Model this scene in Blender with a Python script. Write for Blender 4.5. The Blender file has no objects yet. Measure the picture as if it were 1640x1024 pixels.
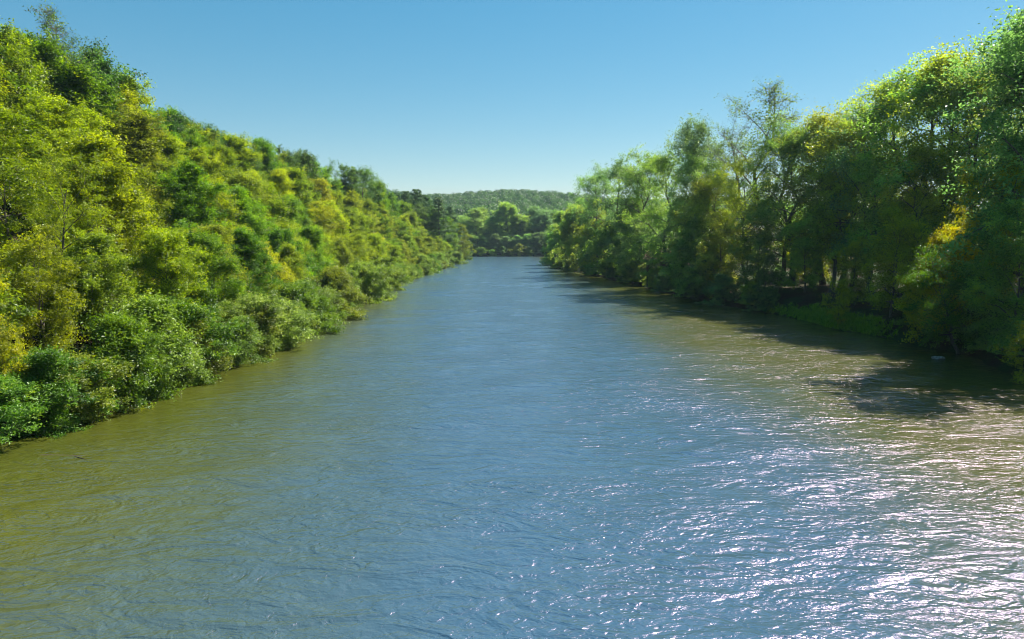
import bpy, math, random
import numpy as np
from mathutils import Vector

# ------------------------------------------------------------------ camera
S = bpy.context.scene
F = 1100.0                    # focal length in pixels of the 1640 wide photo
CAM_H = 9.0
HORIZ = 385.0
cam_d = bpy.data.cameras.new('camera')
cam_d.sensor_width = 36.0
cam_d.lens = F / 1640 * 36
cam_d.clip_start = 0.2
cam_d.clip_end = 6000
cam = bpy.data.objects.new('camera', cam_d)
S.collection.objects.link(cam)
PITCH = math.atan((512 - HORIZ) / F)
cam.location = (0, 0, CAM_H)
cam.rotation_euler = (math.radians(90) - PITCH, 0, 0)
S.camera = cam

# ------------------------------------------------------------------ light
SUN_AZ = 51.0                 # degrees to the right of straight ahead (+Y)
SUN_EL = 49.0
w = bpy.data.worlds.new('World')
S.world = w
w.use_nodes = True
wn = w.node_tree
wn.nodes.clear()
sky = wn.nodes.new('ShaderNodeTexSky')
sky.sky_type = 'NISHITA'
sky.sun_disc = False
sky.sun_elevation = math.radians(SUN_EL)
sky.sun_rotation = math.radians(SUN_AZ)
sky.altitude = 300
sky.air_density = 1.1
sky.dust_density = 0.25
sky.ozone_density = 2.2
bg = wn.nodes.new('ShaderNodeBackground')
bg.inputs['Strength'].default_value = 0.083
wo = wn.nodes.new('ShaderNodeOutputWorld')
gam = wn.nodes.new('ShaderNodeGamma'); gam.inputs[1].default_value = 0.62
hs = wn.nodes.new('ShaderNodeHueSaturation'); hs.inputs['Saturation'].default_value = 1.85; hs.inputs['Hue'].default_value = 0.485
wn.links.new(sky.outputs[0], gam.inputs[0]); wn.links.new(gam.outputs[0], hs.inputs['Color'])
wn.links.new(hs.outputs[0], bg.inputs['Color'])
wn.links.new(bg.outputs[0], wo.inputs['Surface'])

sd = bpy.data.lights.new('sun', 'SUN')
sd.energy = 5.0
sd.angle = math.radians(0.5)
sd.color = (1.0, 0.95, 0.86)
sun = bpy.data.objects.new('sun', sd)
S.collection.objects.link(sun)
a, e = math.radians(SUN_AZ), math.radians(SUN_EL)
to_sun = Vector((math.sin(a) * math.cos(e), math.cos(a) * math.cos(e), math.sin(e)))
sun.rotation_euler = to_sun.to_track_quat('Z', 'Y').to_euler()
sun.location = to_sun * 200

S.view_settings.view_transform = 'Standard'
S.view_settings.look = 'None'
S.view_settings.gamma = 1.0
S.view_settings.exposure = 1.45
S.cycles.use_denoising = True
S.cycles.adaptive_threshold = 0.005
S.cycles.filter_width = 1.05
S.cycles.sample_clamp_direct = 1.25
S.cycles.max_bounces = 8
S.cycles.diffuse_bounces = 6
S.cycles.transmission_bounces = 6
S.cycles.volume_bounces = 0
S.cycles.caustics_reflective = False
S.cycles.caustics_refractive = False

# ------------------------------------------------------------------ numeric helpers
def hash2(ix, iy, s):
    n = (ix.astype(np.int64) * 374761393 + iy.astype(np.int64) * 668265263 + s * 2147483647) & 0xffffffff
    n = ((n ^ (n >> 13)) * 1274126177) & 0xffffffff
    n = n ^ (n >> 16)
    return (n & 0xffffff) / float(0xffffff)

def vnoise(x, y, s=0):
    x = np.asarray(x, float); y = np.asarray(y, float)
    ix = np.floor(x); iy = np.floor(y)
    fx = x - ix; fy = y - iy
    fx = fx * fx * fx * (fx * (fx * 6 - 15) + 10); fy = fy * fy * fy * (fy * (fy * 6 - 15) + 10)
    ix = ix.astype(int); iy = iy.astype(int)
    a = hash2(ix, iy, s); b = hash2(ix + 1, iy, s); c = hash2(ix, iy + 1, s); d = hash2(ix + 1, iy + 1, s)
    return (a * (1 - fx) + b * fx) * (1 - fy) + (c * (1 - fx) + d * fx) * fy - 0.5

def fbm(x, y, s=0, o=4):
    r = 0; a = 1.0
    for i in range(o):
        r = r + a * vnoise(x * 2 ** i + 17.3 * i, y * 2 ** i - 9.1 * i, s + i); a *= 0.5
    return r

# banks: x of the water's edge at each y (metres in front of the camera)
LY = [-300, 0, 20, 31, 36, 43, 50, 56, 64, 80, 92, 104, 120, 150, 200, 280, 345]
LX = [-34, -28, -26, -24.5, -23.5, -22.5, -21.5, -21.5, -22, -23, -24, -25, -26, -25.5, -24, -22.5, -22]
RY = [-300, 0, 30, 42, 48, 54, 62, 71, 85, 104, 125, 150, 180, 215, 250, 300, 345]
RX = [44, 38, 33.5, 33, 34.5, 36, 34.5, 33, 32, 27.5, 26, 24, 20, 15, 13.5, 17, 19]
YE = 348.0
def xl(y): return np.interp(y, LY, LX)
def xr(y): return np.interp(y, RY, RX)
def bank_sdf(x, y):
    """distance outside the water, negative in the river"""
    x = np.asarray(x, float); y = np.asarray(y, float)
    s1 = np.maximum(np.maximum(xl(y) - x, x - xr(y)), y - (YE + 36))
    s2 = np.maximum(np.maximum(YE - y, y - (YE + 36)), x - xr(y))
    return np.minimum(s1, s2)

def smooth(t):
    t = np.clip(t, 0, 1); return t * t * (3 - 2 * t)

def ground_z(x, y):
    x = np.asarray(x, float); y = np.asarray(y, float)
    s = bank_sdf(x, y)
    left = (x < 0) & (y < YE + 18)
    wob = fbm(x * 0.09, y * 0.09, 3, 3)
    edge = np.where(s < 0, np.maximum(s * 0.9, -2.5), np.minimum(s, 1.3) * 0.75)
    sl = np.clip(s - 1.3, 0, None)
    hillL = 0.43 * np.minimum(sl, 34) + 0.12 * np.clip(sl - 34, 0, 120)
    fade = 1 - 0.55 * smooth((y - 150) / 180)
    hl = hillL * fade
    hr = 0.10 * np.minimum(sl, 14) + 0.03 * np.clip(sl - 14, 0, 40) + 0.15 * np.clip(sl - 54, 0, 80)
    br = 0.22 * np.clip(s - 0.2, 0, 4.5)          # the sloping right bank
    h = edge + np.where(left, hl, hr + br) + wob * np.clip(s * 0.25, 0, 1.0)
    # far hills
    far = smooth((y - 480) / 420)
    ridge = 26 + 9 * fbm(x * 0.006 + 3.1, y * 0.003 + 1.0, 21, 3) + 9 * np.exp(-((x - 12) / 85.0) ** 2) + 13 * np.exp(-((x + 175) / 75.0) ** 2)
    h = h + far * ridge + np.clip((y - 390), 0, 90) * 0.03
    return h
def gz(x, y): return float(ground_z(np.array([x]), np.array([y]))[0])

def px2x(px, y):                                  # world x of a photo column at distance y
    return (px - 820.0) / F * y
def top_z(py, y):                                 # world z of a photo row at distance y
    v = (512 - py) / F                            # camera slope, then pitch
    ang = math.atan(v) - PITCH
    return CAM_H + y * math.tan(ang)

# ------------------------------------------------------------------ mesh helpers
def mesh_np(name, verts, faces_flat, loop_total, mat, tint=None, smooth_shade=False):
    me = bpy.data.meshes.new(name)
    nv = len(verts); nl = len(faces_flat); nf = len(loop_total)
    me.vertices.add(nv); me.loops.add(nl); me.polygons.add(nf)
    me.vertices.foreach_set('co', np.asarray(verts, np.float32).ravel())
    me.loops.foreach_set('vertex_index', np.asarray(faces_flat, np.int32))
    ls = np.concatenate([[0], np.cumsum(loop_total)[:-1]]).astype(np.int32)
    me.polygons.foreach_set('loop_start', ls)
    me.polygons.foreach_set('loop_total', np.asarray(loop_total, np.int32))
    me.polygons.foreach_set('use_smooth', np.full(nf, smooth_shade))
    me.materials.append(mat)
    if tint is not None:
        at = me.attributes.new('tint', 'FLOAT', 'FACE')
        at.data.foreach_set('value', np.asarray(tint, np.float32))
    me.update(calc_edges=True)
    return me

def link(name, me, parent=None):
    o = bpy.data.objects.new(name, me)
    S.collection.objects.link(o)
    o.parent = parent
    return o
def tag(o, label=None, cat=None, group=None, kind=None):
    if label: o['label'] = label
    if cat: o['category'] = cat
    if group: o['group'] = group
    if kind: o['kind'] = kind
    return o

class Tubes:
    def __init__(s): s.v = []; s.f = []; s.n = 0
    def add(s, pts, rad, k=6):
        pts = np.asarray(pts, float); rad = np.asarray(rad, float)
        d = np.gradient(pts, axis=0); d /= np.linalg.norm(d, axis=1)[:, None] + 1e-9
        up = np.where(np.abs(d[:, 2:3]) > 0.9, np.array([[1.0, 0, 0]]), np.array([[0, 0, 1.0]]))
        a = np.cross(d, up); a /= np.linalg.norm(a, axis=1)[:, None] + 1e-9
        b = np.cross(d, a)
        th = np.arange(k) * 2 * math.pi / k
        ring = pts[:, None] + rad[:, None, None] * (a[:, None] * np.cos(th)[None, :, None] + b[:, None] * np.sin(th)[None, :, None])
        s.v.append(ring.reshape(-1, 3))
        m = len(pts)
        i = np.arange(m - 1)[:, None] * k; j = np.arange(k)[None]
        q = np.stack([i + j, i + (j + 1) % k, i + k + (j + 1) % k, i + k + j], -1).reshape(-1, 4) + s.n
        s.f.append(q); s.n += m * k
    def build(s, name, mat):
        f = np.concatenate(s.f)
        return mesh_np(name, np.concatenate(s.v), f.ravel(), np.full(len(f), 4), mat, None, True)

# ------------------------------------------------------------------ materials
def newmat(name):
    m = bpy.data.materials.new(name); m.use_nodes = True
    nt = m.node_tree; nt.nodes.clear()
    out = nt.nodes.new('ShaderNodeOutputMaterial')
    return m, nt, out
def N(nt, t, **k):
    n = nt.nodes.new(t)
    for a_, b_ in k.items(): setattr(n, a_, b_)
    return n
def L(nt, a_, b_): nt.links.new(a_, b_)

def leaf_material(name, trans=0.42, rough=0.5, spec=0.35, second=(0.27, 0.30, 0.014)):
    """leaf colour = the tree's own colour (object colour), turning towards a yellow
    on some sprays; object alpha says how far the tree has turned"""
    m, nt, out = newmat(name)
    oi = N(nt, 'ShaderNodeObjectInfo')
    at = N(nt, 'ShaderNodeAttribute', attribute_name='tint')
    # brightness variation per leaf
    hv = N(nt, 'ShaderNodeHueSaturation')
    L(nt, oi.outputs['Color'], hv.inputs['Color'])
    mr = N(nt, 'ShaderNodeMapRange'); mr.inputs['To Min'].default_value = 0.5; mr.inputs['To Max'].default_value = 1.5
    L(nt, at.outputs['Fac'], mr.inputs['Value']); L(nt, mr.outputs[0], hv.inputs['Value'])
    mh = N(nt, 'ShaderNodeMapRange'); mh.inputs['To Min'].default_value = 0.515; mh.inputs['To Max'].default_value = 0.485
    L(nt, at.outputs['Fac'], mh.inputs['Value']); L(nt, mh.outputs[0], hv.inputs['Hue'])
    # turned leaves
    th = N(nt, 'ShaderNodeMath', operation='SUBTRACT'); th.inputs[0].default_value = 1.0
    L(nt, oi.outputs['Alpha'], th.inputs[1])                     # threshold = 1 - alpha
    st = N(nt, 'ShaderNodeMath', operation='SUBTRACT'); L(nt, at.outputs['Fac'], st.inputs[0]); L(nt, th.outputs[0], st.inputs[1])
    sc = N(nt, 'ShaderNodeMath', operation='MULTIPLY', use_clamp=True); sc.inputs[1].default_value = 3.0
    L(nt, st.outputs[0], sc.inputs[0])
    mx = N(nt, 'ShaderNodeMix', data_type='RGBA')
    L(nt, sc.outputs[0], mx.inputs[0]); L(nt, hv.outputs[0], mx.inputs[6]); mx.inputs[7].default_value = (*second, 1)
    pb = N(nt, 'ShaderNodeBsdfPrincipled')
    pb.inputs['Roughness'].default_value = rough
    pb.inputs['Specular IOR Level'].default_value = spec
    L(nt, mx.outputs[2], pb.inputs['Base Color'])
    tr = N(nt, 'ShaderNodeBsdfTranslucent')
    tc = N(nt, 'ShaderNodeHueSaturation'); tc.inputs['Value'].default_value = 1.7; tc.inputs['Hue'].default_value = 0.497; tc.inputs['Saturation'].default_value = 1.08
    L(nt, mx.outputs[2], tc.inputs['Color']); L(nt, tc.outputs[0], tr.inputs['Color'])
    ms = N(nt, 'ShaderNodeMixShader'); ms.inputs[0].default_value = trans
    L(nt, pb.outputs[0], ms.inputs[1]); L(nt, tr.outputs[0], ms.inputs[2]); L(nt, ms.outputs[0], out.inputs['Surface'])
    return m
M_LEAF = leaf_material('broad_leaf', 0.55, 0.42, 0.45)
M_SHRUB = leaf_material('glossy_leaf', 0.42, 0.42, 0.4, (0.30, 0.33, 0.03))
M_NEEDLE = leaf_material('needle', 0.18, 0.5, 0.3)

def bark_material(name, c1, c2):
    m, nt, out = newmat(name)
    tc = N(nt, 'ShaderNodeTexCoord'); mp = N(nt, 'ShaderNodeMapping'); mp.inputs['Scale'].default_value = (5, 5, 1.2)
    no = N(nt, 'ShaderNodeTexNoise'); no.inputs['Scale'].default_value = 2.5; no.inputs['Detail'].default_value = 6
    cr = N(nt, 'ShaderNodeValToRGB'); cr.color_ramp.elements[0].position = 0.35; cr.color_ramp.elements[1].position = 0.7
    cr.color_ramp.elements[0].color = (*c1, 1); cr.color_ramp.elements[1].color = (*c2, 1)
    pb = N(nt, 'ShaderNodeBsdfPrincipled'); pb.inputs['Roughness'].default_value = 0.9
    bu = N(nt, 'ShaderNodeBump'); bu.inputs['Strength'].default_value = 0.6; bu.inputs['Distance'].default_value = 0.05
    L(nt, tc.outputs['Object'], mp.inputs[0]); L(nt, mp.outputs[0], no.inputs['Vector']); L(nt, no.outputs[0], cr.inputs[0])
    L(nt, cr.outputs[0], pb.inputs['Base Color']); L(nt, no.outputs[0], bu.inputs['Height']); L(nt, bu.outputs[0], pb.inputs['Normal'])
    L(nt, pb.outputs[0], out.inputs['Surface'])
    return m
M_BARK = bark_material('grey_brown_bark', (0.05, 0.04, 0.028), (0.16, 0.13, 0.10))
M_PALE = bark_material('pale_bark', (0.16, 0.14, 0.11), (0.38, 0.34, 0.28))

# ground
M_GROUND, nt, out = newmat('leaf_litter')
tc = N(nt, 'ShaderNodeNewGeometry')
n1 = N(nt, 'ShaderNodeTexNoise'); n1.inputs['Scale'].default_value = 0.35; n1.inputs['Detail'].default_value = 8
n2 = N(nt, 'ShaderNodeTexNoise'); n2.inputs['Scale'].default_value = 6; n2.inputs['Detail'].default_value = 6
cr = N(nt, 'ShaderNodeValToRGB')
cr.color_ramp.elements[0].position = 0.4; cr.color_ramp.elements[0].color = (0.034, 0.021, 0.012, 1)
cr.color_ramp.elements[1].position = 0.6; cr.color_ramp.elements[1].color = (0.022, 0.045, 0.010, 1)
c2 = N(nt, 'ShaderNodeValToRGB')
c2.color_ramp.elements[0].position = 0.3; c2.color_ramp.elements[0].color = (0.45, 0.45, 0.45, 1)
c2.color_ramp.elements[1].position = 0.75; c2.color_ramp.elements[1].color = (1.4, 1.25, 1.1, 1)
mu = N(nt, 'ShaderNodeMix', data_type='RGBA', blend_type='MULTIPLY'); mu.inputs[0].default_value = 1
pb = N(nt, 'ShaderNodeBsdfPrincipled'); pb.inputs['Roughness'].default_value = 0.95; pb.inputs['Specular IOR Level'].default_value = 0.08
bu = N(nt, 'ShaderNodeBump'); bu.inputs['Strength'].default_value = 1.0; bu.inputs['Distance'].default_value = 0.12
for n_ in (n1, n2): L(nt, tc.outputs['Position'], n_.inputs['Vector'])
L(nt, n1.outputs[0], cr.inputs[0]); L(nt, n2.outputs[0], c2.inputs[0])
L(nt, cr.outputs[0], mu.inputs[6]); L(nt, c2.outputs[0], mu.inputs[7]); L(nt, mu.outputs[2], pb.inputs['Base Color'])
L(nt, n2.outputs[0], bu.inputs['Height']); L(nt, bu.outputs[0], pb.inputs['Normal']); L(nt, pb.outputs[0], out.inputs['Surface'])

# water: murky olive body, sky-reflecting rippled surface
M_WATER, nt, out = newmat('river_water')
geo = N(nt, 'ShaderNodeNewGeometry')
def wnoise(sx, sy, scale, det, dist=0.0, rot=0.0):
    mp = N(nt, 'ShaderNodeMapping'); mp.inputs['Scale'].default_value = (sx, sy, 1); mp.inputs['Rotation'].default_value = (0, 0, rot)
    no = N(nt, 'ShaderNodeTexNoise'); no.inputs['Scale'].default_value = scale; no.inputs['Detail'].default_value = det
    no.inputs['Distortion'].default_value = dist
    L(nt, geo.outputs['Position'], mp.inputs[0]); L(nt, mp.outputs[0], no.inputs['Vector'])
    return no
rip = wnoise(1.0, 1.35, 2.6, 3, 1.3, 0.3)          # ripples of a few decimetres
fine = wnoise(1.0, 1.3, 9.0, 3, 0.8, -0.4)        # capillary ripples
patch = wnoise(0.35, 0.8, 0.30, 3, 0.5, 0.25)     # ruffled and calm patches
pr = N(nt, 'ShaderNodeMapRange'); pr.inputs['From Min'].default_value = 0.36; pr.inputs['From Max'].default_value = 0.64
pr.inputs['To Min'].default_value = 0.25; pr.inputs['To Max'].default_value = 1.0
L(nt, patch.outputs[0], pr.inputs['Value'])
b1 = N(nt, 'ShaderNodeBump'); b1.inputs['Distance'].default_value = 0.062; b1.inputs['Strength'].default_value = 1.0
b2 = N(nt, 'ShaderNodeBump'); b2.inputs['Distance'].default_value = 0.017
L(nt, rip.outputs[0], b1.inputs['Height']); L(nt, fine.outputs[0], b2.inputs['Height']); L(nt, pr.outputs[0], b2.inputs['Strength'])
pr2 = N(nt, 'ShaderNodeMapRange'); pr2.inputs['From Min'].default_value = 0.36; pr2.inputs['From Max'].default_value = 0.64
pr2.inputs['To Min'].default_value = 0.55; pr2.inputs['To Max'].default_value = 1.25
pat2 = wnoise(0.6, 0.9, 0.17, 4, 1.2, -0.5)
L(nt, pat2.outputs[0], pr2.inputs['Value']); L(nt, pr2.outputs[0], b1.inputs['Strength'])
L(nt, b1.outputs[0], b2.inputs['Normal'])
swell = wnoise(0.6, 1.35, 0.75, 3, 1.6, 0.2)      # metre-long wavelets
b0 = N(nt, 'ShaderNodeBump'); b0.inputs['Distance'].default_value = 0.18
L(nt, swell.outputs[0], b0.inputs['Height']); L(nt, b0.outputs[0], b1.inputs['Normal'])
body = wnoise(1, 0.5, 0.08, 3, 0.3)
bc = N(nt, 'ShaderNodeValToRGB')
bc.color_ramp.elements[0].position = 0.35; bc.color_ramp.elements[0].color = (0.048, 0.058, 0.006, 1)
bc.color_ramp.elements[1].position = 0.7; bc.color_ramp.elements[1].color = (0.064, 0.070, 0.009, 1)
L(nt, body.outputs[0], bc.inputs[0])
pb = N(nt, 'ShaderNodeBsdfPrincipled')
pb.inputs['Roughness'].default_value = 0.15
pb.inputs['IOR'].default_value = 2.9
pb.inputs['Specular Tint'].default_value = (1.0, 0.74, 0.98, 1)
# sky and tree reflections put into body colour: blue mid-channel, olive along the banks
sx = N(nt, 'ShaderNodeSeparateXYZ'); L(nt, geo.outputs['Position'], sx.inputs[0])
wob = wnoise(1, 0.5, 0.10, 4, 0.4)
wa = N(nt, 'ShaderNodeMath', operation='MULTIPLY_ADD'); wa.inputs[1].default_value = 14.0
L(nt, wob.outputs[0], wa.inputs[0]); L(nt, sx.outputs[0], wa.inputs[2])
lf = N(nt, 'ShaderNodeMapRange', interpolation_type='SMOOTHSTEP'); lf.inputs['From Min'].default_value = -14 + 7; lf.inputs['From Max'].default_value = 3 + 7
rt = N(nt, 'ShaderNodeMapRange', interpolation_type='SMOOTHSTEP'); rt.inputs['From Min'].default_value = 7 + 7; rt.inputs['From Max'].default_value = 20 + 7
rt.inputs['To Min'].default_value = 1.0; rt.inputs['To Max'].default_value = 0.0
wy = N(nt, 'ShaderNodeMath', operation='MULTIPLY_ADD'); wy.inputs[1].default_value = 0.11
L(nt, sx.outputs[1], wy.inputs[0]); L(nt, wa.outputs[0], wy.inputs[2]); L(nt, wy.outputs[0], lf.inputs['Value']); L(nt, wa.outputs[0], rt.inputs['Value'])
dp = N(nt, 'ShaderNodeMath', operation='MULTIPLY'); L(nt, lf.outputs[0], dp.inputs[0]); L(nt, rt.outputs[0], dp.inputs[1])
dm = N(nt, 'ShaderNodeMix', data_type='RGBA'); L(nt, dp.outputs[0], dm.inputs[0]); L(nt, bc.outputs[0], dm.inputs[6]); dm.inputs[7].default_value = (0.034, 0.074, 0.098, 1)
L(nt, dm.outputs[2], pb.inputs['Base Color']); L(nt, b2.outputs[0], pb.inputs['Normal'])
L(nt, pb.outputs[0], out.inputs['Surface'])

# ------------------------------------------------------------------ ground and water
def grid(name, xs, ys, zf, mat, sm=True):
    X, Y = np.meshgrid(xs, ys)
    Z = zf(X.ravel(), Y.ravel())
    v = np.stack([X.ravel(), Y.ravel(), Z], 1)
    nx, ny = len(xs), len(ys)
    i = (np.arange(ny - 1)[:, None] * nx + np.arange(nx - 1)[None]).ravel()
    f = np.stack([i, i + 1, i + nx + 1, i + nx], 1)
    return mesh_np(name, v, f.ravel(), np.full(len(f), 4), mat, None, sm)

gx = np.concatenate([np.arange(-2500, -300, 100), np.arange(-300, -90, 8), np.arange(-90, 90, 1.0), np.arange(90, 300, 8), np.arange(300, 2600, 100)])
gy = np.concatenate([np.arange(-300, 0, 20), np.arange(0, 200, 1.2), np.arange(200, 420, 2.5), np.arange(420, 1300, 12), np.arange(1300, 4200, 150)])
ter = link('ground', grid('ground', gx, gy, ground_z, M_GROUND)); tag(ter, 'leaf-littered wooded banks and hillsides', kind='structure')

def wave_z(x, y):
    wx = x + 1.2 * fbm(x * 0.15, y * 0.15, 50, 2); wy = y + 1.6 * fbm(x * 0.12 + 7, y * 0.12, 60, 2)
    c, s_ = math.cos(0.25), math.sin(0.25)
    u = c * wx + s_ * wy; v_ = -s_ * wx + c * wy
    am = 0.55 + 0.9 * (vnoise(x * 0.07, y * 0.05, 70) + 0.5)
    fadeh = 1 / (1 + (y / 160.0) ** 2)
    return am * (0.17 * vnoise(u * 0.18, v_ * 0.36, 80) + 0.08 * vnoise(u * 0.42, v_ * 0.9, 81) + 0.03 * vnoise(u * 1.2, v_ * 2.1, 82)) * (0.6 + 0.4 * fadeh)
wy_ = [-300, -200, -100, -40, -10, 0]
y_ = 4.0
while y_ < 390:
    wy_.append(y_); y_ += 0.16 + 0.0035 * y_
wx_ = np.concatenate([[-400, -200, -100, -60], np.arange(-36, 46, 0.3), [60, 100]])
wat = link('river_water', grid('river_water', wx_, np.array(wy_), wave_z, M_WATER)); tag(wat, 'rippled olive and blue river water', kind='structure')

# ------------------------------------------------------------------ tree generator
def unit(v): return v / (np.linalg.norm(v, axis=-1, keepdims=True) + 1e-9)

def leaves_mesh(name, P, Lsz, tint, rng, mat, upb=0.55, wid=0.5, outw=None, long_dir=None):
    n = len(P)
    nrm = rng.normal(size=(n, 3)) * 0.75
    nrm[:, 2] += upb
    if outw is not None: nrm += outw * 0.45
    nrm = unit(nrm)
    r = rng.normal(size=(n, 3)) if long_dir is None else long_dir + rng.normal(size=(n, 3)) * 0.35
    r[:, 2] -= 0.25
    t = unit(r - nrm * np.sum(r * nrm, 1, keepdims=True))
    b = np.cross(nrm, t)
    s = Lsz[:, None] * rng.uniform(0.7, 1.3, (n, 1))
    v = np.empty((n, 4, 3))
    v[:, 0] = P - t * s * 0.5
    v[:, 1] = P + b * s * wid * 0.5 + nrm * s * 0.08 - t * s * 0.05
    v[:, 2] = P + t * s * 0.5 - nrm * s * 0.10
    v[:, 3] = P - b * s * wid * 0.5 + nrm * s * 0.08 - t * s * 0.05
    return mesh_np(name, v.reshape(-1, 3), np.arange(4 * n), np.full(n, 4), mat, tint)

def make_tree(seed, H=18, R=5, cb=0.25, nl=16, leaf=0.24, nleaf=40000, prof='round', el=(5, 70), droop=0.1,
              r0=None, wander=0.03, mat=None, bark=None, tw_len=1.1, sig=0.26, sub=6, twn=5, bare=0.0, flat=0.95, lean=(0, 0)):
    rng = np.random.default_rng(seed)
    mat = mat or M_LEAF; bark = bark or M_BARK
    T = Tubes()
    r0 = r0 or 0.013 * H + 0.05
    k = 9
    zt = np.linspace(0, 1, k)
    tx = np.cumsum(rng.normal(0, wander * H / 3, k)) ; ty = np.cumsum(rng.normal(0, wander * H / 3, k)); tx -= tx[0]; ty -= ty[0]
    tr = np.stack([tx + lean[0] * zt ** 1.3 * H, ty + lean[1] * zt ** 1.3 * H, zt * H * 0.93 - 0.4 * (zt == 0)], 1)
    tr_r = r0 * (1 - zt * 0.88); tr_r[0] *= 1.35
    T.add(tr, tr_r, 8)
    tw0 = []; tw1 = []; lid = []
    az = rng.uniform(0, 6.28)
    for i in range(nl):
        t = cb + (1 - cb) * ((i + rng.uniform(0, 0.9)) / nl)
        u = (t - cb) / (1 - cb)
        if prof == 'round': pf = math.sqrt(max(0.02, 1 - (abs(u - 0.38) / 0.66) ** 2))
        elif prof == 'dome': pf = math.sqrt(max(0.03, 1 - u ** 2 * 0.93))
        elif prof == 'cone': pf = (1 - u) ** 0.8 + 0.1
        elif prof == 'vase': pf = 0.55 + 0.45 * math.sin(min(1, u * 1.2) * math.pi * 0.6)
        az += 2.4 + rng.normal(0, 0.35)
        ln = R * pf * rng.uniform(0.62, 1.18)
        elv = math.radians(el[0] + (el[1] - el[0]) * u + rng.normal(0, 8))
        b0 = np.array([np.interp(t, zt, tr[:, j]) for j in range(3)])
        d = np.array([math.cos(az) * math.cos(elv), math.sin(az) * math.cos(elv), math.sin(elv)])
        s = np.linspace(0, 1, 6)[:, None]
        path = b0 + d * ln * s
        path[:, 2] += ln * (0.12 * np.sin(s[:, 0] * 3.14) - droop * s[:, 0] ** 2)
        path += np.cumsum(rng.normal(0, ln * 0.03, path.shape), 0) * (s > 0)
        rb = max(0.02, np.interp(t, zt, tr_r) * 0.55)
        T.add(path, rb * (1 - s[:, 0] * 0.8), 5)
        dead = rng.uniform() < bare
        for j in range(sub + 1):
            q = 0.28 + 0.72 * (j + rng.uniform(0, 0.8)) / (sub + 0.8); q = min(q, 1)
            p0 = np.array([np.interp(q, s[:, 0], path[:, c_]) for c_ in range(3)])
            side = rng.normal(size=3); side[2] = side[2] * 0.95 + 0.25
            dd = unit(d * 0.55 + unit(side) * 0.9); 
            l2 = ln * 0.42 * rng.uniform(0.6, 1.2) * (1.15 - 0.5 * q) + 0.3
            s4 = np.linspace(0, 1, 4)[:, None]
            pth = p0 + dd * l2 * s4; pth[:, 2] -= droop * l2 * 1.2 * s4[:, 0] ** 2
            pth += rng.normal(0, l2 * 0.04, pth.shape) * (s4 > 0)
            T.add(pth, max(0.012, rb * 0.4 * (1.1 - q * 0.6)) * (1 - 0.75 * s4[:, 0]), 4)
            for m_ in range(twn):
                q2 = 0.2 + 0.8 * rng.uniform()
                pp = np.array([np.interp(q2, s4[:, 0], pth[:, c_]) for c_ in range(3)])
                sd_ = rng.normal(size=3); sd_[2] = sd_[2] * 0.8 + 0.12 - droop
                td = unit(dd * 0.5 + unit(sd_))
                tl = tw_len * rng.uniform(0.6, 1.3)
                if dead:
                    T.add(np.stack([pp, pp + td * tl * 0.5, pp + td * tl + rng.normal(0, 0.1, 3)]), [0.015, 0.010, 0.004], 3)
                    if rng.uniform() < 0.72: continue
                tw0.append(pp); tw1.append(pp + td * tl); lid.append(i * 100 + j)
    tw0 = np.array(tw0); tw1 = np.array(tw1); lid = np.array(lid)
    nt_ = len(tw0)
    idx = rng.integers(0, nt_, nleaf)
    u = rng.uniform(0, 1, nleaf) ** 0.8
    off = rng.normal(size=(nleaf, 3)) * sig * (0.6 + 0.6 * u[:, None]); off[:, 2] *= flat
    P = tw0[idx] + (tw1 - tw0)[idx] * u[:, None] + off
    P[:, 2] = np.maximum(P[:, 2], 0.03 + rng.uniform(0, 0.3, nleaf))
    c = np.array([0, 0, H * (cb + 0.35 * (1 - cb))])
    outw = unit(P - c)
    lt = rng.uniform(0, 1, 100 * nl + 100)[lid]            # one tint for each bough
    tt = rng.uniform(0, 1, nt_)
    tint = np.clip(0.40 * lt[idx] + 0.45 * tt[idx] + 0.15 * rng.uniform(0, 1, nleaf) , 0, 1)
    tint = np.clip((tint - 0.5) * 1.6 + 0.5, 0, 1)
    me_l = leaves_mesh('crown', P, np.full(nleaf, leaf), tint, rng, mat, outw=outw)
    me_t = T.build('trunk', bark)
    return {'H': float(P[:, 2].max()), 'R': R, 'crown': me_l, 'trunk': me_t}

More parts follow.
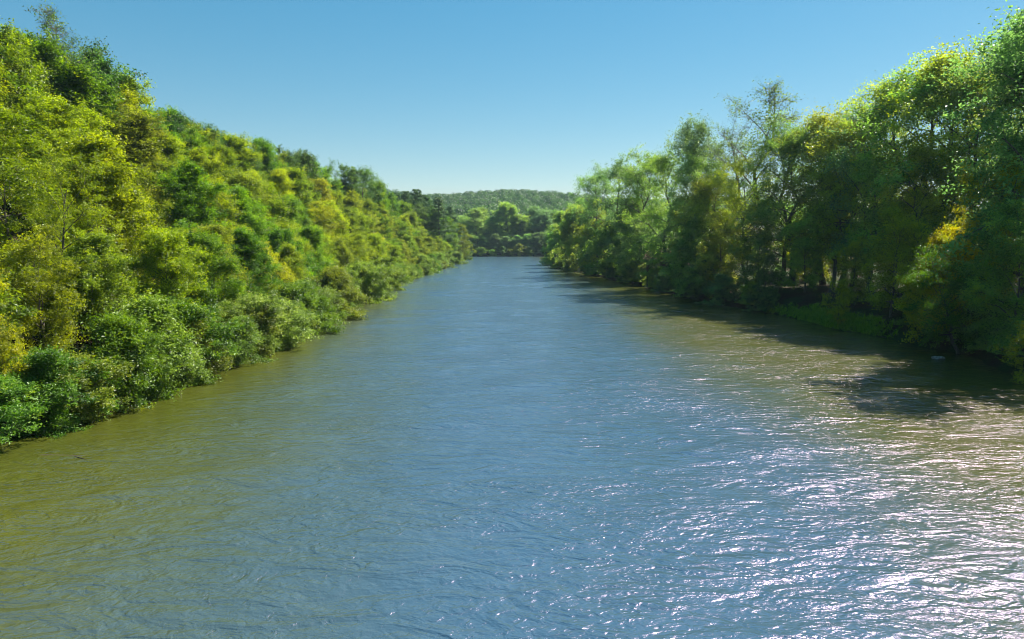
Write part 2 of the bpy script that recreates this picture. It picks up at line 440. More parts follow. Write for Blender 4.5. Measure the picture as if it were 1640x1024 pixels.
def make_pine(seed, H=20, R=3.6, cb=0.35, nleaf=26000):
    rng = np.random.default_rng(seed)
    T = Tubes(); zt = np.linspace(0, 1, 8)
    tr = np.stack([np.cumsum(rng.normal(0, 0.06, 8)), np.cumsum(rng.normal(0, 0.06, 8)), zt * H * 0.98 - 0.4 * (zt == 0)], 1)
    T.add(tr, 0.27 * (1 - zt * 0.9), 8)
    P = []; D = []; ti = []
    nw = 24
    for i in range(nw):
        u = (i + rng.uniform(0, .6)) / nw; z = H * (cb + (0.98 - cb) * u)
        for j in range(rng.integers(3, 6)):
            az = rng.uniform(0, 6.28); ln = R * (1 - u) ** 0.65 * rng.uniform(0.55, 1.1) + 0.3
            b0 = np.array([np.interp(z / H, zt, tr[:, 0]), np.interp(z / H, zt, tr[:, 1]), z])
            d = np.array([math.cos(az), math.sin(az), -0.05 + 0.5 * u])
            s = np.linspace(0, 1, 5)[:, None]; path = b0 + d * ln * s; path[:, 2] += 0.18 * ln * s[:, 0] ** 2
            T.add(path, 0.06 * (1 - 0.75 * s[:, 0]) * (1.2 - u), 4)
            tb = rng.uniform()
            for m_ in range(int(6 + ln * 4)):
                q = rng.uniform(0.3, 1.02); c = b0 + d * ln * q; c[2] += 0.18 * ln * q * q
                c += rng.normal(0, 0.28, 3) * np.array([1, 1, 0.5]) * min(1.3, 0.4 + ln * 0.3)
                n = 22
                dv = unit(rng.normal(size=(n, 3)) + np.array([0, 0, 0.5]))
                P.append(c + dv * rng.uniform(0.05, 0.28, (n, 1))); D.append(dv); ti.append(np.full(n, tb) * 0.6 + rng.uniform(0, 0.4, n))
    P = np.concatenate(P); D = np.concatenate(D); ti = np.concatenate(ti)
    me = leaves_mesh('crown', P, np.full(len(P), 0.36), ti, rng, M_NEEDLE, wid=0.16, long_dir=D * 3)
    return {'H': float(P[:, 2].max()), 'R': R, 'crown': me, 'trunk': T.build('trunk', M_BARK)}

FT = dict(sub=8, twn=5)
PROT = {
 'oak':    [make_tree(11, 18, 6.0, 0.12, 32, 0.32, 48000, 'round', (0, 75), 0.08, tw_len=1.3, sig=0.25, **FT),
            make_tree(12, 19, 5.4, 0.14, 30, 0.32, 46000, 'vase', (10, 75), 0.05, tw_len=1.4, sig=0.24, **FT),
            make_tree(13, 17, 5.8, 0.10, 34, 0.30, 48000, 'round', (-5, 70), 0.12, tw_len=1.3, sig=0.25, **FT),
            make_tree(14, 18, 5.6, 0.14, 28, 0.32, 44000, 'dome', (10, 80), 0.04, tw_len=1.5, sig=0.25, **FT)],
 'poplar': [make_tree(21, 22, 4.8, 0.10, 28, 0.25, 52000, 'cone', (20, 65), 0.04, tw_len=1.3, **FT),
            make_tree(22, 21, 4.6, 0.10, 26, 0.25, 52000, 'round', (20, 70), 0.04, tw_len=1.3, **FT)],
 'airy':   [make_tree(31, 20, 5.8, 0.22, 17, 0.23, 20000, 'vase', (15, 70), 0.02, wander=0.06, twn=5, sub=7, sig=0.24, tw_len=1.3),
            make_tree(32, 20, 6.4, 0.20, 18, 0.23, 21000, 'round', (5, 60), 0.05, wander=0.07, twn=5, sub=7, sig=0.22, tw_len=1.3),
            make_tree(33, 19, 6.0, 0.18, 18, 0.23, 20000, 'dome', (10, 70), 0.03, wander=0.06, twn=5, sub=7, sig=0.24, tw_len=1.4)],
 'alder':  [make_tree(41, 10, 4.2, 0.05, 30, 0.215, 46000, 'dome', (5, 80), 0.10, r0=0.14, tw_len=1.0, sig=0.17, **FT),
            make_tree(42, 10.5, 3.9, 0.04, 32, 0.215, 46000, 'round', (0, 75), 0.15, r0=0.13, tw_len=1.0, sig=0.17, **FT),
            make_tree(43, 9.5, 4.6, 0.06, 30, 0.215, 46000, 'dome', (10, 85), 0.06, r0=0.13, tw_len=1.0, sig=0.17, **FT),
            make_tree(44, 10, 4.6, 0.08, 18, 0.215, 21000, 'vase', (10, 75), 0.06, r0=0.15, tw_len=1.0, sig=0.18, sub=7, twn=5)],
 'shrub':  [make_tree(51, 4.2, 3.0, 0.02, 22, 0.165, 38000, 'dome', (0, 85), 0.12, r0=0.09, tw_len=0.65, sig=0.14, mat=M_SHRUB, **FT),
            make_tree(52, 4.6, 2.7, 0.02, 24, 0.165, 38000, 'dome', (-8, 85), 0.20, r0=0.09, tw_len=0.65, sig=0.14, mat=M_SHRUB, **FT),
            make_tree(53, 3.8, 3.2, 0.02, 22, 0.165, 38000, 'dome', (5, 80), 0.08, r0=0.09, tw_len=0.65, sig=0.14, mat=M_SHRUB, **FT)],
 'leaner': [make_tree(81, 9, 4.4, 0.28, 15, 0.17, 20000, 'vase', (0, 60), 0.10, r0=0.22, tw_len=1.1, sig=0.2, wander=0.07, lean=(-0.42, -0.1), bare=0.25, sub=7, twn=6)],
 'sapling':[make_tree(91, 4.2, 2.6, 0.12, 13, 0.17, 5200, 'vase', (5, 70), 0.14, r0=0.06, tw_len=0.6, sig=0.13, sub=5, twn=4)],
 'pine':   [make_pine(61), make_pine(62, 21, 3.2, 0.3)],
 'bare':   [make_tree(71, 21, 4.8, 0.32, 14, 0.22, 3200, 'vase', (25, 75), -0.05, wander=0.09, bare=0.85, twn=8, sig=0.24, tw_len=1.2),
            make_tree(72, 20, 4.2, 0.36, 13, 0.22, 2600, 'round', (25, 75), -0.05, wander=0.09, bare=0.85, twn=8, sig=0.24, tw_len=1.2)],
}
KIND = {'oak': ('broadleaf_tree', 'tree'), 'poplar': ('poplar_tree', 'tree'), 'airy': ('broadleaf_tree', 'tree'), 'alder': ('alder_tree', 'tree'),
        'shrub': ('riverside_shrub', 'shrub'), 'pine': ('pine_tree', 'tree'), 'bare': ('dying_tree', 'tree'), 'leaner': ('leaning_tree', 'tree'), 'sapling': ('maple_sapling', 'sapling')}
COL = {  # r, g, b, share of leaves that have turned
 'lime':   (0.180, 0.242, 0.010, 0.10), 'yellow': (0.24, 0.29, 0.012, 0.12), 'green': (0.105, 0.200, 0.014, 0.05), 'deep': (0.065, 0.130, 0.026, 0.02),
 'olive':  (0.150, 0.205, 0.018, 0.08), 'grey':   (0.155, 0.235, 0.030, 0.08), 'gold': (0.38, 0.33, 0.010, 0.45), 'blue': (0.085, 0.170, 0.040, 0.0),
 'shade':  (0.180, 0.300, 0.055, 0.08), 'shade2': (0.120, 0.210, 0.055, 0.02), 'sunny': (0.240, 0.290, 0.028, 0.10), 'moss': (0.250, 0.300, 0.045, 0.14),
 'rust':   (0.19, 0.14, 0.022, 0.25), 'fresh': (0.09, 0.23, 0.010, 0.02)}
RNG = random.Random(5)
PLACED = []
COUNT = [0]
HIDDEN = {21, 22, 26, 35, 36, 38, 39, 40, 57, 60, 61, 62, 84, 86, 87, 88, 89, 90, 118, 119, 122, 125, 127, 128, 129, 130, 131, 132, 133, 134, 135, 136, 142, 143, 144, 145, 146, 147, 148, 149, 150, 151, 152, 153, 166, 167, 168, 173, 174, 175, 176, 177, 178, 180, 194, 198, 200, 201, 202, 204, 205, 206, 207, 208, 209, 210, 211, 212, 214, 215, 216, 217, 218, 295, 301, 304, 306, 308, 309, 311, 312, 313, 314, 315, 316, 317, 318, 319, 320, 321, 322, 327, 333, 334, 335, 336, 337, 338, 339, 340, 341, 342, 343, 344, 345, 346, 347, 348, 349, 350, 351, 352, 353, 354, 355, 356, 357, 358, 359, 360, 361, 387, 396, 397, 398, 399, 400, 401, 410, 411, 412}
def plant(kind, x, y, h=None, col='green', label=None, group=None, wide=1.0, var=None, rz=None, z=None, sink=0.15, top=None, lean=(0, 0)):
    pr_ = PROT[kind][RNG.randrange(len(PROT[kind])) if var is None else var]
    g = gz(x, y) if z is None else z
    g = max(g, -0.5)
    if top is not None: h = top - g
    sc_ = h / pr_['H']
    nm, cat = KIND[kind]
    rzz = RNG.uniform(0, 6.28)
    r_, g_, b_, t_ = COL[col]
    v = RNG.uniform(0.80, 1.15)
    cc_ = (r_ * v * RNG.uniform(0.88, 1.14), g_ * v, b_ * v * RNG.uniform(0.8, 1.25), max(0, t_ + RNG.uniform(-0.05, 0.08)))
    COUNT[0] += 1
    if COUNT[0] in HIDDEN: return None            # never seen from the bridge
    root = bpy.data.objects.new(nm, None); S.collection.objects.link(root)
    root.location = (x, y, g - sink)
    root.scale = (sc_ * wide, sc_ * wide, sc_)
    root.rotation_euler = (lean[0], lean[1], rzz if rz is None else rz)
    root.empty_display_size = 0.5
    tag(root, label or (nm.replace('_', ' ')), cat, group)
    link('trunk', pr_['trunk'], root)
    c_ = link('crown', pr_['crown'], root)
    c_.color = cc_
    root['n'] = COUNT[0]
    PLACED.append((root, kind, col, x, y, g + h, group, label))
    return root

def pick(*opts): return RNG.choice(opts)

# ------------------------------------------------------------------ left bank
# (a) skyline trees: photo column, photo row of the top, distance
SKY_L = [(-30, 5, 66, 'oak', 'green'), (30, 28, 70, 'oak', 'olive'), (85, 35, 76, 'oak', 'green'), (135, 42, 80, 'airy', 'deep'), (172, 60, 88, 'oak', 'deep'),
 (222, 105, 92, 'oak', 'lime'), (262, 160, 100, 'oak', 'green'), (300, 172, 118, 'oak', 'deep'), (338, 190, 124, 'oak', 'deep'), (372, 210, 134, 'oak', 'green'),
 (405, 232, 142, 'oak', 'deep'), (432, 218, 150, 'oak', 'green'), (462, 232, 162, 'oak', 'deep'), (490, 234, 170, 'oak', 'deep'), (512, 250, 180, 'oak', 'green'),
 (535, 250, 190, 'airy', 'deep'), (565, 258, 200, 'oak', 'deep'), (585, 262, 212, 'airy', 'deep'), (604, 282, 225, 'oak', 'green'), (625, 305, 240, 'oak', 'green')]
for (px, py, y, k, c) in SKY_L:
    x = px2x(px, y)
    plant(k, x, y, top=top_z(py, y) , col=c, group='trees on the skyline of the left hillside')
# (b) filling rows down the slope
def row(off, y0, y1, sp, kinds, cols, hlo, hhi, jit, group, widef=1.0):
    y = y0
    while y < y1:
        x = float(xl(y)) - off + RNG.uniform(-jit, jit)
        yy = y + RNG.uniform(-jit, jit) * 0.7
        plant(RNG.choice(kinds), x, yy, h=RNG.uniform(hlo, hhi), col=RNG.choice(cols), group=group, wide=widef * RNG.uniform(0.9, 1.15))
        y += sp * RNG.uniform(0.85, 1.15) * (1 + y / 500)
row(27, 46, 250, 9.0, ['oak'], ['lime', 'green', 'olive', 'lime', 'green'], 15, 18, 2, 'trees on the upper left hillside', 1.2)
row(19, 36, 250, 8.0, ['oak', 'poplar', 'oak'], ['lime', 'yellow', 'lime', 'olive', 'lime'], 13, 16, 2, 'trees on the middle of the left hillside', 1.2)
row(11.5, 29, 300, 7.2, ['oak', 'alder', 'alder'], ['lime', 'yellow', 'lime', 'green', 'olive'], 10.5, 13.5, 1.5, 'trees low on the left hillside', 1.15)
row(4, 28, 345, 5.2, ['alder'], ['lime', 'olive', 'yellow', 'lime', 'olive', 'green'], 7, 10, 1.0, 'bushy trees along the left waterline', 1.1)
row(8.5, 30, 150, 6, ['shrub'], ['green', 'lime', 'olive'], 4.5, 6, 1.5, 'undergrowth shrubs on the left slope', 1.3)
row(-0.9, 27, 345, 3.6, ['shrub'], ['grey', 'grey', 'olive', 'green'], 3.4, 6.4, 0.7, 'shrubs along the left waterline', 1.1)
# (c) pines at the far end of the left hillside
for (px, py, y) in [(650, 305, 262), (668, 302, 268), (684, 312, 280), (706, 314, 262), (722, 330, 300), (640, 308, 285)]:
    plant('pine', px2x(px, y), y, top=top_z(py, y), col='blue', group='pines at the far end of the left hillside', wide=1.5)
for (px, py, y, c) in [(645, 318, 250, 'green'), (672, 322, 258, 'deep'), (695, 330, 275, 'green'), (716, 345, 290, 'green'), (735, 355, 305, 'olive'), (660, 335, 240, 'olive')]:
    plant('oak', px2x(px, y), y, top=top_z(py, y), col=c, group='trees at the far end of the left hillside', wide=1.2)

# ------------------------------------------------------------------ right bank
RIGHT = [
 # px, top py, distance, kind, colour, wide
 (1655, -30, 50, 'airy', 'shade2', 1.1), (1592, 30, 78, 'airy', 'shade2', 1.1), (1490, 58, 74, 'airy', 'sunny', 1.15), (1430, 84, 82, 'airy', 'sunny', 1.1),
 (1365, 152, 88, 'airy', 'moss', 1.1), (1300, 162, 92, 'airy', 'sunny', 1.1), (1250, 172, 96, 'airy', 'shade', 1.0),
 (1210, 124, 104, 'bare', 'shade2', 1.2), (1165, 150, 110, 'bare', 'shade2', 1.1), (1110, 175, 116, 'airy', 'shade2', 0.9), (1070, 235, 112, 'airy', 'shade', 1.0),
 (1030, 228, 146, 'airy', 'shade', 1.15), (992, 243, 166, 'airy', 'shade2', 1.2), (958, 266, 176, 'airy', 'shade', 1.1), (1010, 262, 150, 'airy', 'shade', 1.1),
 (1512, 222, 53, 'airy', 'gold', 0.95), (1455, 215, 70, 'airy', 'sunny', 0.9), (1390, 230, 78, 'airy', 'shade', 1.0), (1330, 225, 84, 'airy', 'sunny', 1.0),
 (1400, 120, 81, 'airy', 'shade2', 1.15), (1345, 176, 87, 'airy', 'sunny', 1.2), (1460, 78, 77, 'airy', 'shade', 1.3), (1530, 88, 69, 'airy', 'moss', 1.2), (1270, 184, 95, 'airy', 'shade', 1.2),
 (1320, 190, 93, 'airy', 'shade', 1.2), (1130, 190, 114, 'airy', 'shade2', 1.1), (1052, 222, 124, 'airy', 'shade', 1.1),
 (1632, -15, 56, 'poplar', 'shade2', 0.9), (1200, 220, 98, 'airy', 'sunny', 1.1), (1150, 250, 104, 'airy', 'sunny', 1.1), (1100, 275, 108, 'airy', 'moss', 1.1)]
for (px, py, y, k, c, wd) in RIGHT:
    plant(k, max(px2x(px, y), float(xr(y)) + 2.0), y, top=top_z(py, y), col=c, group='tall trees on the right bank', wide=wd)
# lower trees at the right waterline
RLOW = [(1478, 345, 57, 'alder', 'gold', 1.0), (1560, 360, 52, 'alder', 'shade', 1.1), (1625, 300, 48, 'alder', 'shade', 1.1), (1430, 320, 66, 'alder', 'sunny', 1.2),
 (1370, 370, 73, 'alder', 'sunny', 1.0), (1290, 330, 86, 'alder', 'shade', 1.2), (1215, 310, 94, 'alder', 'shade', 1.2), (1150, 330, 100, 'alder', 'moss', 1.3), (1100, 335, 104, 'alder', 'shade', 1.2),
 (1038, 335, 124, 'alder', 'shade', 1.3), (1005, 340, 140, 'alder', 'shade', 1.4), (1010, 320, 150, 'oak', 'shade2', 1.1), (965, 345, 160, 'alder', 'shade', 1.4), (935, 345, 178, 'alder', 'moss', 1.3),
 (905, 345, 178, 'alder', 'yellow', 1.3), (890, 350, 200, 'alder', 'moss', 1.2), (880, 352, 225, 'alder', 'shade', 1.1),
 (950, 315, 186, 'oak', 'moss', 1.0), (915, 325, 200, 'oak', 'moss', 1.0), (925, 312, 230, 'oak', 'shade', 1.0), (895, 335, 250, 'oak', 'shade', 1.0)]
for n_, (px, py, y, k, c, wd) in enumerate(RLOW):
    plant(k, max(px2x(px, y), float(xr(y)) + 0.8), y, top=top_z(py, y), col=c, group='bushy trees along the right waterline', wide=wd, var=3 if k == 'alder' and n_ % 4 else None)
def rrow(off, y0, y1, sp, kinds, cols, hlo, hhi, jit, group, widef=1.0):
    y = y0
    while y < y1:
        x = float(xr(y)) + off + RNG.uniform(-jit, jit)
        plant(RNG.choice(kinds), x, y + RNG.uniform(-jit, jit) * 0.7, h=RNG.uniform(hlo, hhi), col=RNG.choice(cols), group=group, wide=widef * RNG.uniform(0.9, 1.15))
        y += sp * RNG.uniform(0.85, 1.15) * (1 + y / 500)
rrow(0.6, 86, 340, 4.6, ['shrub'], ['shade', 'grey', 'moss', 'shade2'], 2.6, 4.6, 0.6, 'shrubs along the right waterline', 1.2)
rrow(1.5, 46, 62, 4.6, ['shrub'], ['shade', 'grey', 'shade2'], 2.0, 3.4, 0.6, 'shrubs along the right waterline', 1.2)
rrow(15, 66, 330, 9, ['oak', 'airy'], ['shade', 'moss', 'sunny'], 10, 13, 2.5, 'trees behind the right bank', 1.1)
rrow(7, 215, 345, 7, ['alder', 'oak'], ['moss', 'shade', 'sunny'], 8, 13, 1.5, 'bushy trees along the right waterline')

# single trees and saplings that stand out
plant('alder', -24.6, 31.5, top=top_z(395, 31.5), col='yellow', var=3, wide=0.9, label='yellow-leaved bushy tree cut off by the left edge of the photo')
for (bx, by, bh, bc_, bv) in [(-22.6, 33.0, 4.2, 'green', 0), (-21.9, 41.0, 6.2, 'grey', 1), (-22.6, 46.0, 5.8, 'green', 2), (-20.8, 54.5, 5.4, 'grey', 2), (-21.4, 66.0, 5.2, 'olive', 0), (-20.6, 80.0, 6.5, 'olive', 1),
                              (-21.6, 101.0, 6.8, 'grey', 2), (-23.4, 125.0, 6.5, 'olive', 0)]:
    plant('shrub', bx, by, h=bh, col=bc_, var=bv, wide=1.18, z=0.0, group='shrubs along the left waterline')
plant('airy', -29.5, 45, top=top_z(205, 45), col='lime', var=0, wide=1.0, rz=0.5, label='lime-green tree with a forked bare trunk showing, near the left edge of the photo')
plant('bare', px2x(88, 78), 78, top=top_z(-6, 78), col='deep', var=1, label='thin twiggy treetop sticking up above the left skyline')
plant('leaner', px2x(1545, 54), 54, h=9.5, col='green', var=0, rz=0.0, wide=1.1, label='tree leaning left over the shaded water, bare twigs under its crown, near the right edge')
plant('leaner', px2x(1222, 90), 88, h=8, col='deep', var=0, rz=0.3, wide=0.8, label='dark trunk leaning left over the water beside the bare soil bank')
plant('sapling', 32.6, 42.6, h=4.4, col='gold', var=0, rz=1.0, z=0.1, label='small yellow-leaved sapling hanging over the water at the right edge')
plant('sapling', px2x(1345, 70), 70, h=5.6, col='gold', var=0, rz=3.0, wide=0.8, label='yellow-leaved sapling rising behind the sunlit grass on the right bank')

# ------------------------------------------------------------------ trees closing the bend
BEND = [(765, 340, 400, 'poplar', 'shade'), (790, 352, 404, 'oak', 'shade'), (770, 338, 420, 'poplar', 'shade'), (812, 330, 408, 'oak', 'shade'), (835, 350, 405, 'oak', 'shade'), (850, 336, 414, 'poplar', 'shade2'),
 (868, 340, 404, 'oak', 'shade2'), (885, 340, 410, 'oak', 'shade'), (745, 350, 405, 'oak', 'shade'), (725, 345, 415, 'oak', 'shade'), (700, 345, 420, 'oak', 'shade2'),
 (757, 380, 392, 'alder', 'shade'), (775, 385, 391, 'alder', 'shade2'), (793, 380, 392, 'alder', 'shade2'), (810, 384, 390, 'alder', 'shade2'), (828, 382, 391, 'alder', 'shade2'), (845, 380, 391, 'alder', 'shade'), (862, 378, 390, 'alder', 'shade2'), (880, 375, 392, 'alder', 'shade2'),
 (740, 382, 391, 'alder', 'shade2'), (720, 380, 391, 'alder', 'shade2')]
for (px, py, y, k, c) in BEND:
    plant(k, px2x(px, y), y, top=top_z(py - 8, y), col=c, group='trees closing the river bend', wide=1.55)

for k_ in range(15):
    plant('shrub', -42 + k_ * 5.2 + RNG.uniform(-1, 1), 384.4 + RNG.uniform(-0.6, 0.8), h=RNG.uniform(3.5, 8), col=RNG.choice(['green', 'deep', 'olive']), group='shrubs at the foot of the trees closing the bend', wide=1.2)

# ------------------------------------------------------------------ grass, rock, branch, cabin
def bank_grass():
    rng = np.random.default_rng(4)
    tx, ty, th = [], [], []                                   # tufts, thickest where the sun gets through
    for k in range(900):
        y = rng.normal(71, 3.4) if k < 620 else rng.uniform(64, 88)
        s_ = abs(rng.normal(0.5, 0.55)) if k < 620 else abs(rng.normal(0.3, 0.3))
        tx.append(float(xr(y)) + 0.1 + s_); ty.append(y); th.append(rng.uniform(0.25, 0.75))
    n = 26
    x = np.repeat(tx, n) + rng.normal(0, 0.13, n * len(tx)); y = np.repeat(ty, n) + rng.normal(0, 0.13, n * len(tx))
    sz = np.repeat(th, n) * rng.uniform(0.5, 1.2, len(x)); z = ground_z(x, y)
    d = rng.normal(size=(len(x), 3)) * 0.42 + np.array([-0.25, -0.1, 1.0])
    P = np.stack([x, y, z + sz * 0.35], 1); n = len(x)
    me = leaves_mesh('bank_grass', P, sz, rng.uniform(0, 1, n) * 0.5 + 0.5 * np.repeat(rng.uniform(0, 1, len(tx)), 26), rng, M_LEAF, upb=0.0, wid=0.09, long_dir=unit(d) * 3)
    o = link('bank_grass', me); o.color = (0.16, 0.27, 0.015, 0.15)
    tag(o, 'bright green grass growing along the foot of the right bank', 'grass', kind='stuff')
bank_grass()

def rock(x, y, r, label, seed):
    import bmesh
    bm = bmesh.new(); bmesh.ops.create_icosphere(bm, subdivisions=3, radius=1)
    for v_ in bm.verts:
        c = v_.co; q = 1 + 0.35 * math.sin(c.x * 2.3 + seed) * math.cos(c.y * 2.9 + c.z * 2 + seed) + 0.08 * math.sin(c.x * 9 + c.z * 7)
        v_.co = Vector((c.x * r * q * 1.3, c.y * r * q * 0.8, c.z * r * q * 0.55))
    me = bpy.data.meshes.new('rock'); bm.to_mesh(me); bm.free(); me.materials.append(M_ROCK)
    for p in me.polygons: p.use_smooth = True
    o = link('river_rock', me); o.location = (x, y, 0.08); tag(o, label, 'rock')
M_ROCK = bark_material('grey_stone', (0.16, 0.14, 0.12), (0.42, 0.38, 0.34))
rock(32.4, 51.5, 0.34, 'small pale rock breaking the shaded water near the right bank', 1.0)

T_ = Tubes()
T_.add([(-20.8, 28.2, -0.08), (-19.6, 28.0, -0.01), (-18.2, 27.9, 0.0), (-16.9, 28.0, -0.07)], [0.05, 0.08, 0.07, 0.03], 8)
T_.add([(-18.4, 27.9, 0.02), (-17.9, 27.6, 0.05), (-17.2, 27.3, 0.0)], [0.04, 0.03, 0.01], 5)
tag(link('sunken_branch', T_.build('sunken_branch', bark_material('wet_dark_bark', (0.02, 0.015, 0.006), (0.05, 0.04, 0.015)))), 'long brown branch lying just awash in the olive water near the left bank', 'branch')

def cabin():
    import bmesh
    root = bpy.data.objects.new('cabin', None); S.collection.objects.link(root)
    cx, cy = px2x(1072, 126), 126.0
    root.location = (cx, cy, gz(cx, cy) + 1.2); root.rotation_euler = (0, 0, math.radians(-28))
    tag(root, 'small brown wooden cabin with a dark red-brown roof, half hidden in the right bank trees', 'cabin')
    mw, nt, out = newmat('brown_boards'); tc = N(nt, 'ShaderNodeTexCoord'); wv = N(nt, 'ShaderNodeTexWave'); wv.inputs['Scale'].default_value = 3.2; wv.bands_direction = 'Z'
    wv.inputs['Distortion'].default_value = 0.4
    cr = N(nt, 'ShaderNodeValToRGB'); cr.color_ramp.elements[0].color = (0.05, 0.022, 0.014, 1); cr.color_ramp.elements[1].color = (0.16, 0.08, 0.05, 1)
    pb = N(nt, 'ShaderNodeBsdfPrincipled'); pb.inputs['Roughness'].default_value = 0.8
    L(nt, tc.outputs['Object'], wv.inputs['Vector']); L(nt, wv.outputs[0], cr.inputs[0]); L(nt, cr.outputs[0], pb.inputs['Base Color']); L(nt, pb.outputs[0], out.inputs['Surface'])
    mr_, nt, out = newmat('roof_shingle'); tc = N(nt, 'ShaderNodeTexCoord'); bk = N(nt, 'ShaderNodeTexBrick'); bk.inputs['Scale'].default_value = 4
    bk.inputs['Color1'].default_value = (0.10, 0.035, 0.022, 1); bk.inputs['Color2'].default_value = (0.16, 0.06, 0.04, 1); bk.inputs['Mortar'].default_value = (0.03, 0.015, 0.012, 1)
    pb = N(nt, 'ShaderNodeBsdfPrincipled'); pb.inputs['Roughness'].default_value = 0.85
    L(nt, tc.outputs['Object'], bk.inputs['Vector']); L(nt, bk.outputs[0], pb.inputs['Base Color']); L(nt, pb.outputs[0], out.inputs['Surface'])
    mg, nt, out = newmat('window_glass'); pb = N(nt, 'ShaderNodeBsdfPrincipled'); pb.inputs['Base Color'].default_value = (0.02, 0.025, 0.03, 1); pb.inputs['Roughness'].default_value = 0.08; L(nt, pb.outputs[0], out.inputs['Surface'])
    mt, nt, out = newmat('pale_trim'); pb = N(nt, 'ShaderNodeBsdfPrincipled'); pb.inputs['Base Color'].default_value = (0.35, 0.30, 0.24, 1); pb.inputs['Roughness'].default_value = 0.7; L(nt, pb.outputs[0], out.inputs['Surface'])
    def boxes(name, bl, m, parent):
        bm = bmesh.new()
        for (x0, x1, y0, y1, z0, z1) in bl:
            r = bmesh.ops.create_cube(bm, size=1)
            for v_ in r['verts']:
                v_.co = Vector(((x0 + x1) / 2 + v_.co.x * (x1 - x0), (y0 + y1) / 2 + v_.co.y * (y1 - y0), (z0 + z1) / 2 + v_.co.z * (z1 - z0)))
        me = bpy.data.meshes.new(name); bm.to_mesh(me); bm.free(); me.materials.append(m)
        return link(name, me, parent)
    W, D, H, RZ = 3.6, 2.6, 2.9, 1.7
    # walls with gables
    v = [(-W, -D, 0), (W, -D, 0), (W, D, 0), (-W, D, 0), (-W, -D, H), (W, -D, H), (W, D, H), (-W, D, H), (-W, 0, H + RZ), (W, 0, H + RZ)]
    fs = [(0, 1, 5, 4), (2, 3, 7, 6), (1, 2, 6, 9, 5), (3, 0, 4, 8, 7), (3, 2, 1, 0)]
    me = mesh_np('wall', v, [i_ for f_ in fs for i_ in f_], [len(f_) for f_ in fs], mw); link('wall', me, root)
    o_ = 0.55; k = RZ / D; th = 0.14
    v = []
    for sx in (-W - o_, W + o_):
        for (yy, zz) in [(-D - o_, H - o_ * k + 0.02), (0, H + RZ + 0.02), (D + o_, H - o_ * k + 0.02), (D + o_, H - o_ * k + th + 0.02), (0, H + RZ + th + 0.02), (-D - o_, H - o_ * k + th + 0.02)]:
            v.append((sx, yy, zz))
    fs = [(5, 4, 10, 11), (4, 3, 9, 10), (0, 6, 7, 1), (1, 7, 8, 2), (0, 5, 11, 6), (2, 8, 9, 3), (0, 1, 4, 5), (1, 2, 3, 4), (6, 11, 10, 7), (7, 10, 9, 8)]
    roof = link('roof', mesh_np('roof', v, [i_ for f_ in fs for i_ in f_], [4] * len(fs), mr_), root)
    boxes('chimney', [(1.2, 1.8, 0.5, 1.1, H + 0.6, H + RZ + 0.9)], M_ROCK, roof)
    d_ = boxes('door', [(-1.9, -1.0, -D - 0.05, -D - 0.003, 0.02, 2.05)], mt, root)
    boxes('handle', [(-1.12, -1.06, -D - 0.10, -D - 0.053, 0.95, 1.1)], M_ROCK, d_)
    for (x0, x1) in ((0.4, 1.3), (2.0, 2.9)):
        w_ = boxes('window', [(x0, x1, -D - 0.03, -D - 0.003, 1.1, 2.1)], mg, root)
        boxes('frame', [(x0 - 0.08, x1 + 0.08, -D - 0.06, -D - 0.033, 2.103, 2.18), (x0 - 0.08, x1 + 0.08, -D - 0.06, -D - 0.033, 1.02, 1.097), (x0 - 0.08, x0 - 0.003, -D - 0.06, -D - 0.033, 1.1, 2.1), (x1 + 0.003, x1 + 0.08, -D - 0.06, -D - 0.033, 1.1, 2.1)], mt, w_)
    boxes('stilt', [(sx * W * 0.95 - 0.1, sx * W * 0.95 + 0.1, sy * D * 0.94 - 0.1, sy * D * 0.94 + 0.1, -2.2, -0.003) for sx in (-1, 1) for sy in (-1, 1)], M_BARK, root)
cabin()

# ------------------------------------------------------------------ far wooded hill: one mass of small crowns
def far_woods():
    rng = np.random.default_rng(9)
    P = []; sz = []; ti = []; NR = []
    n = 6500
    X = rng.uniform(-300, 300, n); Y = 430 + 640 * rng.uniform(0, 1, n) ** 0.8
    keep = np.abs(X - 10) < 110 + Y * 0.22
    X, Y = X[keep], Y[keep]
    Z = ground_z(X, Y)
    for x, y, z in zip(X, Y, Z):
        hh = rng.uniform(10, 17); r = rng.uniform(3.2, 5.4); m = 110
        d = unit(rng.normal(size=(m, 3)));  d[:, 2] = np.abs(d[:, 2]) * 1.0 - 0.25
        lob = 1 + 0.25 * np.sin(d[:, 0] * 5 + x) * np.cos(d[:, 1] * 5 + y)
        c = np.stack([d[:, 0] * r, d[:, 1] * r, hh - r * 1.0 + d[:, 2] * r * 1.3], 1) * 1.0
        c[:, :2] *= lob[:, None]; NR.append(d * 6)
        P.append(c + np.array([x, y, z])); sz.append(np.full(m, 1.1)); ti.append(np.clip(0.1 + rng.uniform(0, 1) * 0.65 + rng.uniform(-0.1, 0.15, m), 0, 1))
    P = np.concatenate(P); outw = np.concatenate(NR)
    me = leaves_mesh('distant_woods', P, np.concatenate(sz), np.concatenate(ti), rng, M_LEAF, upb=0.7, wid=0.75, outw=outw)
    o = link('distant_woods', me); o.color = (0.045, 0.095, 0.022, 0.02)
    tag(o, 'dense green woods covering the far hill beyond the bend', 'woods', kind='stuff')
far_woods()

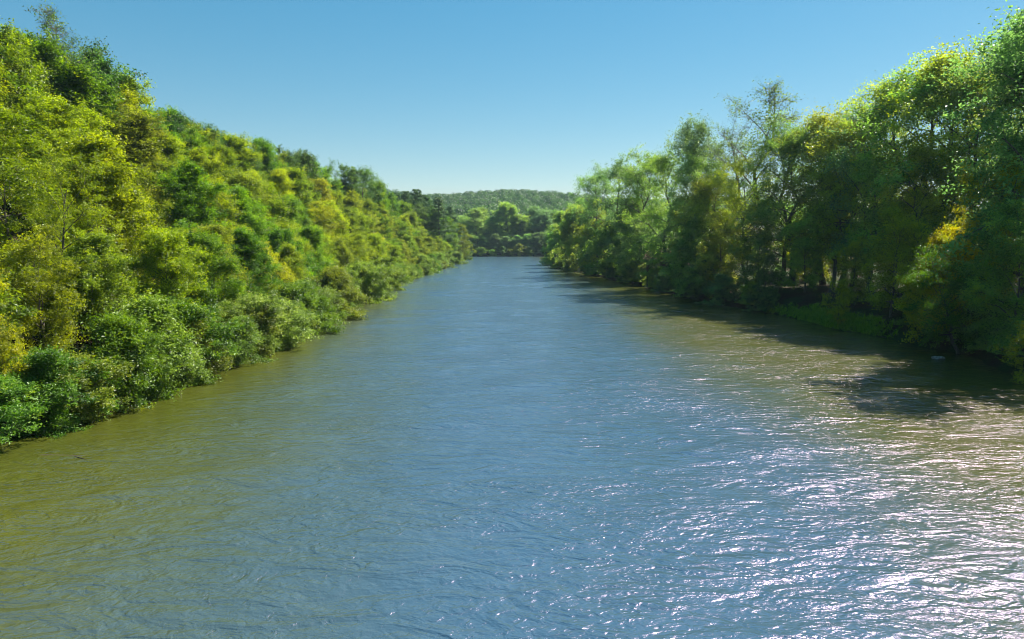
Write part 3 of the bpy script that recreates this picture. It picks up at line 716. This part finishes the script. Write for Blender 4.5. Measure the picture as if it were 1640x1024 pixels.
# ------------------------------------------------------------------ air
hz = bpy.data.materials.new('haze'); hz.use_nodes = True; nt = hz.node_tree; nt.nodes.clear()
out = N(nt, 'ShaderNodeOutputMaterial'); pv = N(nt, 'ShaderNodeVolumePrincipled')
pv.inputs['Color'].default_value = (0.62, 0.85, 1.0, 1); pv.inputs['Density'].default_value = 0.00009; pv.inputs['Anisotropy'].default_value = 0.2
L(nt, pv.outputs[0], out.inputs['Volume'])
v = np.array([(x, y, z) for x in (-2600, 2700) for y in (-320, 4300) for z in (-5, 95)], float)
f = [0, 1, 3, 2, 4, 6, 7, 5, 0, 4, 5, 1, 2, 3, 7, 6, 0, 2, 6, 4, 1, 5, 7, 3]
tag(link('haze', mesh_np('haze', v, f, [4] * 6, hz)), 'thin blue haze in the air of the valley', kind='stuff')

# ------------------------------------------------------------------ labels: look + place + order along the place
LOOK = {'shade': 'mid-green', 'shade2': 'dark green', 'sunny': 'bright yellow-green', 'moss': 'olive-green', 'lime': 'lime-green', 'yellow': 'yellow-green', 'green': 'mid-green', 'deep': 'dark green', 'olive': 'olive-green', 'grey': 'grey-green', 'gold': 'golden-leaved', 'blue': 'blue-green', 'rust': 'rust-tinged', 'fresh': 'bright green'}
SHAPE = {'oak': 'broad-crowned tree', 'airy': 'open-crowned tree', 'poplar': 'tapering tree', 'alder': 'bushy tree', 'shrub': 'shrub', 'pine': 'pine', 'bare': 'half-dead twiggy tree'}
ORD = ['first', 'second', 'third', 'fourth', 'fifth', 'sixth', 'seventh', 'eighth', 'ninth', 'tenth', 'eleventh', 'twelfth', 'thirteenth', 'fourteenth', 'fifteenth', 'sixteenth', 'seventeenth',
       'eighteenth', 'nineteenth', 'twentieth'] + ['%dth' % i for i in range(21, 60)]
PLACE = {'trees on the skyline of the left hillside': 'on the left skyline', 'trees on the upper left hillside': 'on the upper left hillside',
 'trees on the middle of the left hillside': 'midway up the left hillside', 'trees low on the left hillside': 'low on the left hillside',
 'bushy trees along the left waterline': 'behind the left waterline shrubs', 'trees at the far end of the left hillside': 'below the pines on the far left',
 'shrubs along the left waterline': 'overhanging the left waterline',
 'undergrowth shrubs on the left slope': 'under the trees on the left slope', 'pines at the far end of the left hillside': 'at the far end of the left hillside',
 'tall trees on the right bank': 'among the tall right bank trees', 'bushy trees along the right waterline': 'at the right waterline',
 'shrubs along the right waterline': 'overhanging the right waterline', 'trees behind the right bank': 'behind the right bank trees',
 'trees closing the river bend': 'at the far river bend', 'shrubs at the foot of the trees closing the bend': 'at the water under the far bend trees'}
sets = {}
for rec in PLACED:
    root, kind, col, x, y, top, group, label = rec
    if label: continue
    sets.setdefault((LOOK[col] + ' ' + SHAPE[kind], PLACE[group]), []).append((820 + F * x / y, root))
for (look, place), lst in sets.items():
    lst.sort(key=lambda t: t[0])
    for i, (_, root) in enumerate(lst):
        root['label'] = '%s %s' % (look, place) if len(lst) == 1 else '%s %s, %s such from the left' % (look, place, ORD[i])
